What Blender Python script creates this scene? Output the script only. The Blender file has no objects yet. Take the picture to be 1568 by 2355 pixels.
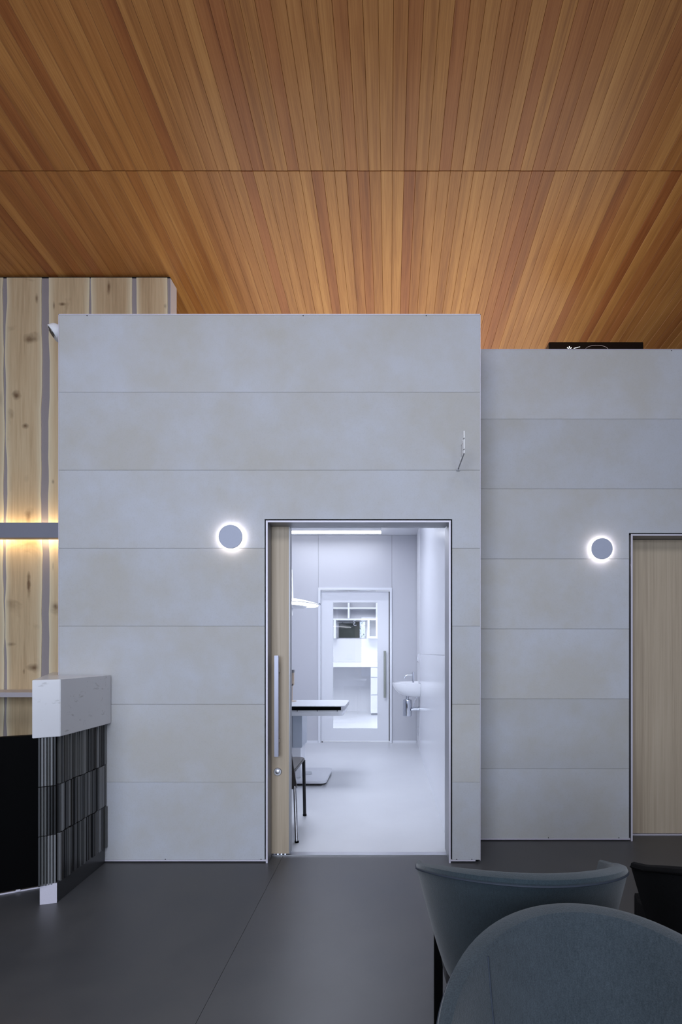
import bpy, bmesh, math, random
from mathutils import Matrix, Vector
random.seed(11)
SC = bpy.context.scene
COL = SC.collection
# ------------------------------------------------------------------ camera
CAMZ = 1.257
cd = bpy.data.cameras.new('camera'); cam = bpy.data.objects.new('camera', cd); COL.objects.link(cam)
cam.location = (0, 0, CAMZ); cam.rotation_euler = (math.radians(90), 0, 0)
cd.lens = 17.0; cd.sensor_width = 36.0; cd.sensor_fit = 'AUTO'
cd.shift_x = -111/2355; cd.shift_y = 322.5/2355; cd.clip_start = 0.05
SC.camera = cam
SC.view_settings.view_transform = 'Standard'; SC.view_settings.look = 'None'
SC.view_settings.exposure = 0.0; SC.view_settings.gamma = 1.0
SC.view_settings.use_curve_mapping = False
SC.cycles.use_denoising = True
SC.cycles.max_bounces = 8; SC.cycles.diffuse_bounces = 5; SC.cycles.caustics_reflective = False; SC.cycles.caustics_refractive = False
# ------------------------------------------------------------------ world and lights
w = bpy.data.worlds.new('world'); SC.world = w; w.use_nodes = True
w.node_tree.nodes['Background'].inputs[0].default_value = (0.62, 0.72, 1.0, 1)
w.node_tree.nodes['Background'].inputs[1].default_value = 1.3
def area(name, loc, rot, sx, sy, power, color):
    l = bpy.data.lights.new(name, 'AREA'); l.shape = 'RECTANGLE'; l.size = sx; l.size_y = sy
    l.energy = power; l.color = color
    o = bpy.data.objects.new(name, l); COL.objects.link(o); o.location = loc
    o.rotation_euler = [math.radians(a) for a in rot]
    return o
# daylight through the tall windows behind the camera (faces +Y)
area('window_daylight', (-0.8, -3.35, 2.15), (90, 0, 0), 4.6, 2.8, 206, (0.79, 0.87, 1.0))
# added unseen light for the wall gradient, above and behind the camera (faces down)
area('overhead_fill', (-0.3, -0.4, 4.48), (0, 0, 0), 3.6, 1.6, 105, (0.82, 0.89, 1.0))
# daylight through the clerestory at the far end, above the rooms (faces -Y)
area('clerestory_daylight', (0.9, 10.2, 3.53), (-90, 0, 0), 4.6, 0.36, 250, (1.0, 0.95, 0.88))
# added unseen fill on the roof of the rooms, brightens the ceiling
area('roof_fill', (0.15, 4.75, 3.30), (180, 0, 0), 3.5, 2.9, 38, (1.0, 0.98, 0.92))
# strip lamp of the consulting room, added fill there, unseen light of the room behind
area('consulting_lamp_and_fill', (-0.75, 6.36, 2.80), (0, 0, 0), 1.25, 0.03, 4, (0.80, 0.85, 1.0))
area('consulting_lamp_and_fill', (-0.9, 4.7, 2.87), (0, 0, 0), 1.2, 0.6, 48, (0.80, 0.85, 1.0))  # added overhead fill without a fixture, raises the general room light
area('store_lamp_light', (-0.6, 7.7, 2.87), (0, 0, 0), 1.6, 1.6, 105, (0.88, 0.92, 1.0))

# ------------------------------------------------------------------ helpers
def lin(r, g, b):
    f = lambda c: (c/255)/12.92 if c/255 <= 0.04045 else (((c/255)+0.055)/1.055)**2.4
    return (f(r), f(g), f(b), 1)
class NT:
    def __init__(s, name):
        s.m = bpy.data.materials.new(name); s.m.use_nodes = True
        s.t = s.m.node_tree; s.b = s.t.nodes['Principled BSDF']
    def n(s, kind, **kw):
        nd = s.t.nodes.new(kind)
        for k, v in kw.items():
            if k.startswith('_'): setattr(nd, k[1:], v)
            else: nd.inputs[k.replace('__', ' ')].default_value = v
        return nd
    def l(s, a, b): s.t.links.new(a, b)
    def math(s, op, a, b=None):
        nd = s.t.nodes.new('ShaderNodeMath'); nd.operation = op
        for i, v in enumerate((a, b)):
            if v is None: continue
            if hasattr(v, 'links'): s.l(v, nd.inputs[i])
            else: nd.inputs[i].default_value = v
        return nd.outputs[0]
    def mix(s, fac, a, b, mode='MIX'):
        nd = s.t.nodes.new('ShaderNodeMix'); nd.data_type = 'RGBA'; nd.blend_type = mode
        for sock, v in ((nd.inputs[0], fac), (nd.inputs[6], a), (nd.inputs[7], b)):
            if hasattr(v, 'links'): s.l(v, sock)
            else: sock.default_value = v
        return nd.outputs[2]
    def ramp(s, fac, stops):
        nd = s.t.nodes.new('ShaderNodeValToRGB'); e = nd.color_ramp.elements
        while len(e) < len(stops): e.new(0.5)
        for el, (p, c) in zip(e, stops): el.position = p; el.color = c
        s.l(fac, nd.inputs[0]); return nd.outputs[0]
def simple(name, col, rough=0.5, metal=0.0, spec=0.5, emit=None, es=0, bump=0, bscale=200, coat=0):
    t = NT(name)
    t.b.inputs['Base Color'].default_value = col; t.b.inputs['Roughness'].default_value = rough
    t.b.inputs['Metallic'].default_value = metal; t.b.inputs['Specular IOR Level'].default_value = spec
    t.b.inputs['Coat Weight'].default_value = coat
    if emit: t.b.inputs['Emission Color'].default_value = emit; t.b.inputs['Emission Strength'].default_value = es
    tc = t.n('ShaderNodeTexCoord'); nz = t.n('ShaderNodeTexNoise', Scale=bscale, Detail=3.0)
    t.l(tc.outputs['Object'], nz.inputs['Vector'])
    if not emit:
        c = t.mix(nz.outputs['Fac'], [x*0.95 for x in col[:3]]+[1], [min(1, x*1.05) for x in col[:3]]+[1])
        t.l(c, t.b.inputs['Base Color'])
    if bump:
        bp = t.n('ShaderNodeBump', Strength=bump, Distance=0.002); t.l(nz.outputs['Fac'], bp.inputs['Height'])
        t.l(bp.outputs['Normal'], t.b.inputs['Normal'])
    return t.m

KNOTS = [(74, 780, 22, 16), (38, 910, 11, 13), (8, 690, 5, 7), (85, 686, 4, 14), (124, 704, 3, 16), (144, 700, 10, 5), (66, 1186, 12, 22), (58, 980, 9, 8), (127, 1394, 9, 9), (78, 1536, 18, 13), (55, 1544, 4, 8), (122, 1304, 2.5, 14), (10, 825, 4, 4), (381, 704, 5, 6), (122, 1108, 4, 8), (66, 1345, 5, 40), (22, 1482, 14, 6), (250, 660, 5, 20)]
def wood(name, cols, stretch, rough=0.45, rnd=0.0, edge=None, knots=0.0, hue=None, spec=0.5, axis='Y', gscale=1.0):
    """grain along an axis; each piece has its own tone and its own grain"""
    t = NT(name)
    tc = t.n('ShaderNodeTexCoord'); oi = t.n('ShaderNodeObjectInfo')
    off = t.n('ShaderNodeVectorMath', _operation='MULTIPLY_ADD')
    cmb = t.n('ShaderNodeCombineXYZ')
    for i in range(3): t.l(oi.outputs['Random'], cmb.inputs[i])
    t.l(cmb.outputs[0], off.inputs[0]); off.inputs[1].default_value = (37, 91, 53); t.l(tc.outputs['Object'], off.inputs[2])
    mp = t.n('ShaderNodeMapping'); t.l(off.outputs[0], mp.inputs[0])
    mp.inputs['Scale'].default_value = {'Y': (1, stretch, 1), 'Z': (1, 1, stretch)}[axis]
    fine = t.n('ShaderNodeTexNoise', Scale=140.0*gscale, Detail=4.0, Roughness=0.6, Distortion=0.1); t.l(mp.outputs[0], fine.inputs['Vector'])
    broad = t.n('ShaderNodeTexNoise', Scale=16.0*gscale, Detail=3.0, Distortion=0.4); t.l(mp.outputs[0], broad.inputs['Vector'])
    f = t.math('ADD', t.math('MULTIPLY', fine.outputs['Fac'], 0.45), t.math('MULTIPLY', broad.outputs['Fac'], 0.55))
    c = t.ramp(f, [(0.32, cols[0]), (0.5, cols[1]), (0.68, cols[2])])
    if rnd:
        wn = t.n('ShaderNodeTexWhiteNoise', _noise_dimensions='1D'); t.l(oi.outputs['Random'], wn.inputs['W'])
        tone = t.ramp(wn.outputs['Value'], [(0.0, hue[0]), (0.35, hue[1]), (0.7, hue[2]), (1.0, hue[3])])
        c = t.mix(rnd, c, tone, 'MULTIPLY')
    if knots:
        vo = t.n('ShaderNodeTexNoise', Scale=2.6, Detail=4.0, Distortion=1.2); t.l(off.outputs[0], vo.inputs['Vector'])
        k = t.ramp(vo.outputs['Fac'], [(0.60, (0, 0, 0, 1)), (0.74, (1, 1, 1, 1))])
        c = t.mix(t.math('MULTIPLY', k, knots), c, lin(112, 82, 55))
        mp3 = t.n('ShaderNodeMapping'); t.l(off.outputs[0], mp3.inputs[0]); mp3.inputs['Scale'].default_value = (1, 0.3, 0.62)
        v2 = t.n('ShaderNodeTexVoronoi', Scale=3.4); t.l(mp3.outputs[0], v2.inputs['Vector'])
        k2 = t.ramp(v2.outputs['Distance'], [(0.05, (1, 1, 1, 1)), (0.17, (0, 0, 0, 1))])
        c = t.mix(t.math('MULTIPLY', k2, 0.75), c, lin(86, 60, 40))
    if edge:
        nzk = t.n('ShaderNodeTexNoise', Scale=14.0, Detail=4.0); t.l(tc.outputs['Object'], nzk.inputs['Vector'])
        sp = t.n('ShaderNodeSeparateXYZ'); t.l(tc.outputs['Object'], sp.inputs[0])
        wob = t.math('MULTIPLY', t.math('SUBTRACT', nzk.outputs['Fac'], 0.5), 1.5)
        tot = None
        for (kx, ky, ra, rb) in KNOTS:
            u = t.math('DIVIDE', t.math('SUBTRACT', sp.outputs[0], (kx-895)/285.1), ra/285.1)
            v_ = t.math('DIVIDE', t.math('SUBTRACT', sp.outputs[2], 1.257+(1500-ky)/285.1), rb/285.1)
            d_ = t.math('ADD', t.math('MULTIPLY', u, u), t.math('MULTIPLY', v_, v_))
            k_ = t.math('SUBTRACT', 1.0, t.math('ADD', t.math('SQRT', d_), wob)); kc = t.math('MAXIMUM', k_, 0.0)
            tot = kc if tot is None else t.math('ADD', tot, kc)
        kr = t.ramp(tot, [(0.0, (0, 0, 0, 1)), (0.45, (0.45, 0.45, 0.45, 1)), (0.9, (1, 1, 1, 1))])
        c = t.mix(t.math('MULTIPLY', kr, 0.85), c, lin(104, 74, 48))
        at = t.n('ShaderNodeAttribute', _attribute_name='edge')
        er = t.ramp(at.outputs['Fac'], [(0.0, (1, 1, 1, 1)), (0.55, (0.5, 0.5, 0.5, 1)), (1.0, (0, 0, 0, 1))])
        c = t.mix(er, c, edge)
    t.l(c, t.b.inputs['Base Color'])
    t.b.inputs['Roughness'].default_value = rough; t.b.inputs['Specular IOR Level'].default_value = spec
    bp = t.n('ShaderNodeBump', Strength=0.25, Distance=0.0008); t.l(fine.outputs['Fac'], bp.inputs['Height'])
    t.l(bp.outputs['Normal'], t.b.inputs['Normal'])
    return t.m

def concrete(name, base, warm, cool):
    t = NT(name)
    tc = t.n('ShaderNodeTexCoord'); oi = t.n('ShaderNodeObjectInfo')
    off = t.n('ShaderNodeVectorMath', _operation='MULTIPLY_ADD'); cmb = t.n('ShaderNodeCombineXYZ')
    for i in range(3): t.l(oi.outputs['Random'], cmb.inputs[i])
    t.l(cmb.outputs[0], off.inputs[0]); off.inputs[1].default_value = (41, 17, 29); t.l(tc.outputs['Object'], off.inputs[2])
    big = t.n('ShaderNodeTexNoise', Scale=1.7, Detail=5.0, Roughness=0.62); t.l(off.outputs[0], big.inputs['Vector'])
    med = t.n('ShaderNodeTexNoise', Scale=9.0, Detail=6.0, Roughness=0.7); t.l(off.outputs[0], med.inputs['Vector'])
    fin = t.n('ShaderNodeTexNoise', Scale=130.0, Detail=3.0); t.l(off.outputs[0], fin.inputs['Vector'])
    c = t.mix(t.ramp(big.outputs['Fac'], [(0.38, (0, 0, 0, 1)), (0.62, (1, 1, 1, 1))]), cool, warm)
    c = t.mix(0.35, c, t.mix(t.ramp(med.outputs['Fac'], [(0.35, (0, 0, 0, 1)), (0.65, (1, 1, 1, 1))]), base, warm))
    c = t.mix(t.math('MULTIPLY', t.ramp(fin.outputs['Fac'], [(0.5, (0, 0, 0, 1)), (0.75, (1, 1, 1, 1))]), 0.22), c, [x*0.72 for x in base[:3]]+[1])
    wn = t.n('ShaderNodeTexWhiteNoise', _noise_dimensions='1D'); t.l(oi.outputs['Random'], wn.inputs['W'])
    tone = t.ramp(wn.outputs['Value'], [(0.0, (0.905, 0.905, 0.905, 1)), (1.0, (1.03, 1.03, 1.03, 1))])
    c = t.mix(1.0, c, tone, 'MULTIPLY')
    t.l(c, t.b.inputs['Base Color']); t.b.inputs['Roughness'].default_value = 0.75
    bp = t.n('ShaderNodeBump', Strength=0.12, Distance=0.001); t.l(fin.outputs['Fac'], bp.inputs['Height']); t.l(bp.outputs['Normal'], t.b.inputs['Normal'])
    return t.m

def floor_mat(name, a, b, rough):
    t = NT(name); tc = t.n('ShaderNodeTexCoord')
    big = t.n('ShaderNodeTexNoise', Scale=2.2, Detail=6.0, Roughness=0.6); t.l(tc.outputs['Object'], big.inputs['Vector'])
    fin = t.n('ShaderNodeTexNoise', Scale=160.0, Detail=3.0); t.l(tc.outputs['Object'], fin.inputs['Vector'])
    c = t.mix(t.ramp(big.outputs['Fac'], [(0.35, (0, 0, 0, 1)), (0.65, (1, 1, 1, 1))]), a, b)
    c = t.mix(t.math('MULTIPLY', fin.outputs['Fac'], 0.2), c, [x*1.3 for x in b[:3]]+[1])
    t.l(c, t.b.inputs['Base Color'])
    r = t.ramp(big.outputs['Fac'], [(0.3, (rough-0.04,)*3+(1,)), (0.7, (rough+0.05,)*3+(1,))]); t.l(r, t.b.inputs['Roughness'])
    return t.m

def fabric(name, a, b, sheen=0.25):
    t = NT(name); tc = t.n('ShaderNodeTexCoord')
    n1 = t.n('ShaderNodeTexNoise', Scale=420.0, Detail=3.0); t.l(tc.outputs['Object'], n1.inputs['Vector'])
    n2 = t.n('ShaderNodeTexNoise', Scale=7.0, Detail=4.0); t.l(tc.outputs['Object'], n2.inputs['Vector'])
    mp = t.n('ShaderNodeMapping'); mp.inputs['Scale'].default_value = (1, 1, 0.12); t.l(tc.outputs['Object'], mp.inputs[0])
    n3 = t.n('ShaderNodeTexNoise', Scale=260.0, Detail=2.0); t.l(mp.outputs[0], n3.inputs['Vector'])
    f = t.math('ADD', t.math('MULTIPLY', n1.outputs['Fac'], 0.5), t.math('MULTIPLY', n2.outputs['Fac'], 0.3))
    f = t.math('ADD', f, t.math('MULTIPLY', n3.outputs['Fac'], 0.25))
    c = t.ramp(f, [(0.38, a), (0.66, b)]); t.l(c, t.b.inputs['Base Color'])
    t.b.inputs['Roughness'].default_value = 0.95; t.b.inputs['Specular IOR Level'].default_value = 0.15
    t.b.inputs['Sheen Weight'].default_value = sheen; t.b.inputs['Sheen Roughness'].default_value = 0.5
    bp = t.n('ShaderNodeBump', Strength=0.5, Distance=0.0015); t.l(n1.outputs['Fac'], bp.inputs['Height']); t.l(bp.outputs['Normal'], t.b.inputs['Normal'])
    return t.m

def marble(name):
    t = NT(name); tc = t.n('ShaderNodeTexCoord')
    mp = t.n('ShaderNodeMapping'); mp.inputs['Rotation'].default_value = (0.3, 0.5, 0.4); mp.inputs['Scale'].default_value = (1, 2.4, 4.2); t.l(tc.outputs['Object'], mp.inputs[0])
    vo = t.n('ShaderNodeTexNoise', Scale=5.5, Detail=5.0, Roughness=0.62, Distortion=0.8); t.l(mp.outputs[0], vo.inputs['Vector'])
    v = t.ramp(vo.outputs['Fac'], [(0.60, (0, 0, 0, 1)), (0.69, (1, 1, 1, 1)), (0.8, (0.2, 0.2, 0.2, 1))])
    c2 = t.n('ShaderNodeTexNoise', Scale=3.0, Detail=4.0); t.l(tc.outputs['Object'], c2.inputs['Vector'])
    base = t.mix(c2.outputs['Fac'], (0.70, 0.70, 0.72, 1), (0.60, 0.60, 0.63, 1))
    c = t.mix(t.math('MULTIPLY', v, 0.5), base, (0.28, 0.27, 0.27, 1)); t.l(c, t.b.inputs['Base Color'])
    t.b.inputs['Roughness'].default_value = 0.22
    return t.m

M = {}
M['plank'] = wood('ceiling_timber', [lin(152, 98, 52), lin(184, 128, 72), lin(206, 152, 92)], 0.03, rough=0.38, rnd=0.8,
                  hue=[lin(206, 166, 152), lin(226, 208, 186), lin(238, 230, 216), lin(255, 252, 236)])
M['ceil'] = simple('ceiling_backing', lin(60, 32, 24), 0.9)
M['slab'] = wood('live_edge_timber', [lin(190, 164, 130), lin(216, 192, 156), lin(230, 210, 176)], 0.045, rough=0.5, rnd=0.5,
                 hue=[lin(214, 204, 190), lin(232, 224, 212), lin(244, 240, 230), lin(255, 255, 248)], edge=lin(240, 228, 196), knots=0.6, axis='Z', gscale=0.45)
M['resin'] = simple('grey_gap_filler', lin(160, 152, 154), 0.6)
M['door_wood'] = wood('pale_oak_veneer', [lin(158, 142, 122), lin(182, 166, 144), lin(196, 181, 160)], 0.02, rough=0.5, rnd=0.1,
                      hue=[lin(240, 240, 240)]*4, axis='Z', gscale=0.5)
M['con'] = concrete('cement_board', lin(190, 190, 194), lin(184, 182, 177), lin(193, 197, 206))
M['dark'] = simple('shadow_gap', (0.006, 0.006, 0.007, 1), 0.9)
M['alu'] = simple('pale_aluminium', lin(214, 210, 222), 0.4, 0.15)
M['alu_d'] = simple('grey_aluminium', lin(150, 150, 154), 0.42, 0.6)
M['steel'] = simple('satin_steel', lin(200, 200, 204), 0.3, 1.0)
M['chrome'] = simple('chrome', lin(225, 228, 235), 0.07, 1.0)
M['floor'] = floor_mat('charcoal_floor', lin(64, 65, 68), lin(76, 76, 77), 0.42)
M['floor_in'] = floor_mat('pale_vinyl_floor', lin(196, 198, 202), lin(203, 205, 209), 0.33)
M['white'] = simple('white_paint', lin(225, 226, 230), 0.6)
M['wallin'] = simple('grey_lilac_wall', lin(196, 197, 203), 0.5)
M['gloss'] = simple('white_laminate', lin(228, 230, 236), 0.18)
M['enamel'] = simple('white_enamel', lin(228, 230, 235), 0.25)
M['ceram'] = simple('white_ceramic', lin(236, 237, 240), 0.08)
M['black'] = simple('black_laminate', (0.002, 0.002, 0.0022, 1), 0.6, spec=0.03)
M['blackm'] = simple('black_metal', (0.008, 0.008, 0.009, 1), 0.4, 0.3)
M['plast'] = simple('dark_plastic', lin(68, 66, 66), 0.45)
M['beige'] = simple('beige_plastic', lin(188, 170, 152), 0.5)
M['room'] = simple('outer_wall_paint', lin(70, 66, 64), 0.8)
M['shelf'] = simple('lilac_worktop', lin(190, 184, 190), 0.4)
M['beam'] = simple('grey_blue_beam', lin(142, 144, 158), 0.55)
M['disc'] = simple('lamp_disc_grey', lin(172, 178, 196), 0.5)
M['plinth'] = simple('plinth_dark_reflection', lin(52, 53, 55), 0.3)  # metal plinth; the floor's dark reflection is painted into this colour
M['handle'] = simple('grey_handle', lin(168, 170, 186), 0.35, 0.4)
M['marble'] = marble('white_marble')
M['fabA'] = fabric('slate_blue_fabric', lin(40, 48, 53), lin(59, 67, 73))
M['fabB'] = fabric('teal_grey_fabric', lin(33, 44, 50), lin(48, 60, 67))
M['fabC'] = fabric('black_fabric', (0.0015, 0.0015, 0.0018, 1), (0.004, 0.004, 0.0045, 1), 0.0)
M['pipe'] = simple('dark_piping', lin(40, 48, 60), 0.8)
M['leaf'] = simple('pale_green_leaf', lin(140, 160, 110), 0.6, bscale=30)
M['screen'] = simple('screen_black', (0.004, 0.004, 0.005, 1), 0.25)
M['dglass'] = simple('dark_view', lin(52, 58, 54), 0.3)
M['led'] = simple('lit_diffuser', (1, 1, 1, 1), 0.5, emit=(0.92, 0.95, 1.0, 1), es=6)
M['ledw'] = simple('warm_led', (1, 1, 1, 1), 0.5, emit=(1.0, 0.74, 0.42, 1), es=16)
M['halo'] = simple('sconce_led', (1, 1, 1, 1), 0.5, emit=(1.0, 0.88, 0.82, 1), es=48)
M['mark'] = simple('white_print', (0.9, 0.9, 0.9, 1), 0.6)
M['markscr'] = simple('lit_screen_mark', (1, 1, 1, 1), 0.5, emit=(1, 1, 1, 1), es=1.0)
M['markdim'] = simple('dim_screen_mark', (0.5, 0.4, 0.4, 1), 0.5, emit=(0.25, 0.2, 0.2, 1), es=0.5)
slt = [lin(28, 29, 31), lin(56, 57, 59), lin(86, 87, 87), lin(118, 119, 121), lin(44, 42, 40)]
M['slats'] = [simple('slat_tile_tone', c, 0.32, bscale=40) for c in slt]
def glass(name, col=(1, 1, 1, 1), rough=0.0):
    t = NT(name); t.b.inputs['Base Color'].default_value = col
    t.b.inputs['Transmission Weight'].default_value = 1.0; t.b.inputs['Roughness'].default_value = rough
    t.b.inputs['IOR'].default_value = 1.45
    tr = t.n('ShaderNodeBsdfTransparent'); gl = t.n('ShaderNodeBsdfGlossy', Roughness=0.02); fr = t.n('ShaderNodeFresnel', IOR=1.45)
    mx = t.n('ShaderNodeMixShader'); t.l(fr.outputs[0], mx.inputs[0]); t.l(tr.outputs[0], mx.inputs[1]); t.l(gl.outputs[0], mx.inputs[2])
    tr.inputs[0].default_value = col
    t.l(mx.outputs[0], t.t.nodes['Material Output'].inputs[0]); return t.m
M['glass'] = glass('clear_glass', (0.97, 0.98, 1.0, 1))
M['acryl'] = glass('clear_acrylic', (0.93, 0.94, 0.97, 1))

class MB:
    def __init__(s): s.v = []; s.f = []; s.a = []
    def box(s, x0, x1, y0, y1, z0, z1):
        k = len(s.v)
        s.v += [(x, y, z) for x in (x0, x1) for y in (y0, y1) for z in (z0, z1)]
        s.f += [(k, k+1, k+3, k+2), (k+4, k+6, k+7, k+5), (k, k+4, k+5, k+1), (k+2, k+3, k+7, k+6), (k, k+2, k+6, k+4), (k+1, k+5, k+7, k+3)]
        return s
    def prism(s, poly, a0, a1, axis='z'):
        """poly: 2-D outline, extruded from a0 to a1 along axis"""
        k = len(s.v); n = len(poly)
        P = {'z': lambda p, a: (p[0], p[1], a), 'y': lambda p, a: (p[0], a, p[1]), 'x': lambda p, a: (a, p[0], p[1])}[axis]
        s.v += [P(p, a0) for p in poly] + [P(p, a1) for p in poly]
        s.f += [tuple(range(k, k+n))[::-1], tuple(range(k+n, k+2*n))]
        s.f += [(k+i, k+(i+1) % n, k+n+(i+1) % n, k+n+i) for i in range(n)]
        return s
    def tube(s, pts, r, n=10, cap=True):
        pts = [Vector(p) for p in pts]; rs = r if isinstance(r, (list, tuple)) else [r]*len(pts)
        rings = []
        up = None
        for i, p in enumerate(pts):
            d = (pts[min(i+1, len(pts)-1)] - pts[max(i-1, 0)]).normalized()
            if up is None: up = Vector((0, 0, 1)) if abs(d.z) < 0.9 else Vector((1, 0, 0))
            u = (up - d*up.dot(d)).normalized(); v = d.cross(u); up = u
            k = len(s.v); rings.append(k)
            s.v += [tuple(p + (u*math.cos(2*math.pi*j/n) + v*math.sin(2*math.pi*j/n))*rs[i]) for j in range(n)]
        for a, b in zip(rings, rings[1:]):
            s.f += [(a+j, a+(j+1) % n, b+(j+1) % n, b+j) for j in range(n)]
        if cap: s.f += [tuple(range(rings[0], rings[0]+n))[::-1], tuple(range(rings[-1], rings[-1]+n))]
        return s
    def lathe(s, prof, M4=Matrix(), n=32):
        rings = []
        for r, h in prof:
            k = len(s.v); rings.append(k)
            s.v += [tuple(M4 @ Vector((r*math.cos(2*math.pi*j/n), r*math.sin(2*math.pi*j/n), h))) for j in range(n)]
        for a, b in zip(rings, rings[1:]):
            s.f += [(a+j, a+(j+1) % n, b+(j+1) % n, b+j) for j in range(n)]
        s.f += [tuple(range(rings[0], rings[0]+n))[::-1], tuple(range(rings[-1], rings[-1]+n))]
        return s
    def build(s, name, mat, parent=None, bevel=0, smooth=False, seg=2, fix=True):
        me = bpy.data.meshes.new(name); me.from_pydata(s.v, [], s.f)
        if fix:
            bm = bmesh.new(); bm.from_mesh(me)
            bmesh.ops.recalc_face_normals(bm, faces=bm.faces)
            if bevel:
                es = [e for e in bm.edges if e.is_manifold and e.calc_face_angle(0) > 0.5]
                bmesh.ops.bevel(bm, geom=es, offset=bevel, segments=seg, affect='EDGES', clamp_overlap=True)
            bm.to_mesh(me); bm.free()
        me.materials.append(mat)
        if smooth:
            for p in me.polygons: p.use_smooth = True
            try: me.set_sharp_from_angle(angle=math.radians(38))
            except Exception: pass
        o = bpy.data.objects.new(name, me); COL.objects.link(o)
        if parent: o.parent = parent; o.matrix_parent_inverse = parent.matrix_world.inverted()
        return o
def B(*a): return MB().box(*a)
def empty(name, loc=(0, 0, 0), rz=0):
    o = bpy.data.objects.new(name, None); COL.objects.link(o); o.location = loc; o.rotation_euler = (0, 0, rz)
    o.empty_display_size = 0.1
    return o
def local(o, parent):      # child given in the parent's own coordinates
    o.parent = parent; o.matrix_parent_inverse = Matrix(); return o
def tag(o, label=None, cat=None, group=None, kind=None):
    if label: o['label'] = label
    if cat: o['category'] = cat
    if group: o['group'] = group
    if kind: o['kind'] = kind
    return o
def struct(o, label=None): o['kind'] = 'structure'; (label and o.__setitem__('label', label)); return o
def copy_tree(o, parent=None):
    c = o.copy(); COL.objects.link(c)
    if parent: c.parent = parent
    for ch in list(o.children): copy_tree(ch, c)
    return c

D1 = 2.89      # plane of the near cement wall
D2 = 3.224     # plane of the recessed cement wall
D3 = 6.72      # back wall of the consulting room
D4 = 10.28     # far wall
TOP = 3.278; ROW = 0.4663
def czl(d): return 4.361 - 0.0827*(d - 3.12)      # underside of the sloping ceiling

# ------------------------------------------------------------------ ceiling
ce = MB()
ce.v = [(x, y, czl(y)+dz) for x in (-5.6, 4.6) for y in (-3.6, 10.5) for dz in (0.02, 0.25)]
ce.f = [(0, 1, 3, 2), (4, 6, 7, 5), (0, 4, 5, 1), (2, 3, 7, 6), (0, 2, 6, 4), (1, 5, 7, 3)]
ceiling = struct(ce.build('ceiling', M['ceil']), 'sloping timber ceiling of long narrow boards over the whole hall')
slope = math.atan(-0.0827)
def plank_mesh(L):
    m = MB(); hw = 0.0369; ch = 0.0012
    prof = [(-hw, 0.016), (-hw, ch), (-hw+ch, 0), (hw-ch, 0), (hw, ch), (hw, 0.016)]
    m.prism(prof, 0, L, 'y')
    me = bpy.data.meshes.new('plank'); me.from_pydata(m.v, [], m.f); me.materials.append(M['plank']); me.update()
    return me
rows = [(3.1175/math.cos(slope)*1.0, 5.3, -1), (3.1225, 6.2, 1)]
for (yj, L, sgn) in rows:
    me = plank_mesh(L/math.cos(slope))
    y0 = 3.1172 - L if sgn < 0 else 3.1222
    for i in range(98):
        x = -3.93 + 0.075*i + 0.013
        o = bpy.data.objects.new('plank', me); COL.objects.link(o); o.parent = ceiling
        dz = random.uniform(0, 0.0012)
        o.location = (x, y0, czl(y0) + dz); o.rotation_euler = (slope, 0, 0)

# ------------------------------------------------------------------ outer shell
outer = struct(B(-5.7, -5.5, -3.6, 10.5, 0, 5.1).build('wall_left', M['room']))
struct(B(4.5, 4.7, -3.6, 10.5, 0, 5.1).build('wall_right', M['room']))
fw = MB(); fw.box(-5.5, 4.5, -3.6, -3.4, 0, 0.4).box(-5.5, 4.5, -3.6, -3.4, 3.9, 5.1).box(-5.5, -3.7, -3.6, -3.4, 0.4, 3.9).box(2.1, 4.5, -3.6, -3.4, 0.4, 3.9)
struct(fw.build('wall_rear', M['room']))
wf = struct(B(-3.7, 2.1, -3.5, -3.46, 0.4, 3.9).build('window_1', M['glass']))
for x in (-3.7, -1.8, 0.1, 2.03): B(x, x+0.07, -3.55, -3.42, 0.4, 3.9).build('window_frame', M['alu_d'], wf)
XW0, XW1, ZW0, ZW1 = -1.12, -0.49, 1.552, 1.93
ff = MB()
ff.box(-5.5, XW0, D4, D4+0.15, 0, 3.3).box(XW1, 4.5, D4, D4+0.15, 0, 3.3).box(XW0, XW1, D4, D4+0.15, 0, ZW0).box(XW0, XW1, D4, D4+0.15, ZW1, 3.3)
ff.box(-5.5, -3.0, D4, D4+0.15, 3.3, 4.0).box(4.2, 4.5, D4, D4+0.15, 3.3, 4.0)
struct(ff.build('wall_far', M['white']))
struct(B(-3.0, 4.2, D4+0.05, D4+0.07, 3.3, 3.76).build('window_2', M['glass']))

# ------------------------------------------------------------------ floor
fl = struct(B(-5.5, 4.5, -3.4, D1+0.11, -0.15, -0.004).build('floor', M['dark']))
SX = -0.655
tag(B(-5.5, SX-0.0008, -3.4, 3.002, -0.012, 0).build('floor_sheet', M['floor'], fl))
tag(B(SX+0.0008, 4.5, -3.4, 3.002, -0.012, 0).build('floor_sheet', M['floor'], fl))
B(0.545, 4.5, 3.002, 3.4, -0.012, 0).build('floor_sheet', M['floor'], fl)
B(-5.5, -1.752, 3.002, 4.1, -0.012, 0).build('floor_sheet', M['floor'], fl)
B(-1.75, 0.5, 3.002, D4, -0.05, 0).build('pale_floor', M['floor_in'], fl)
B(-5.5, -1.752, 4.1, D4, -0.05, 0).build('floor_sheet', M['floor'], fl)
B(0.5, 4.5, 3.4, D4, -0.05, -0.001).build('floor_sheet', M['floor'], fl)

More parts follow.
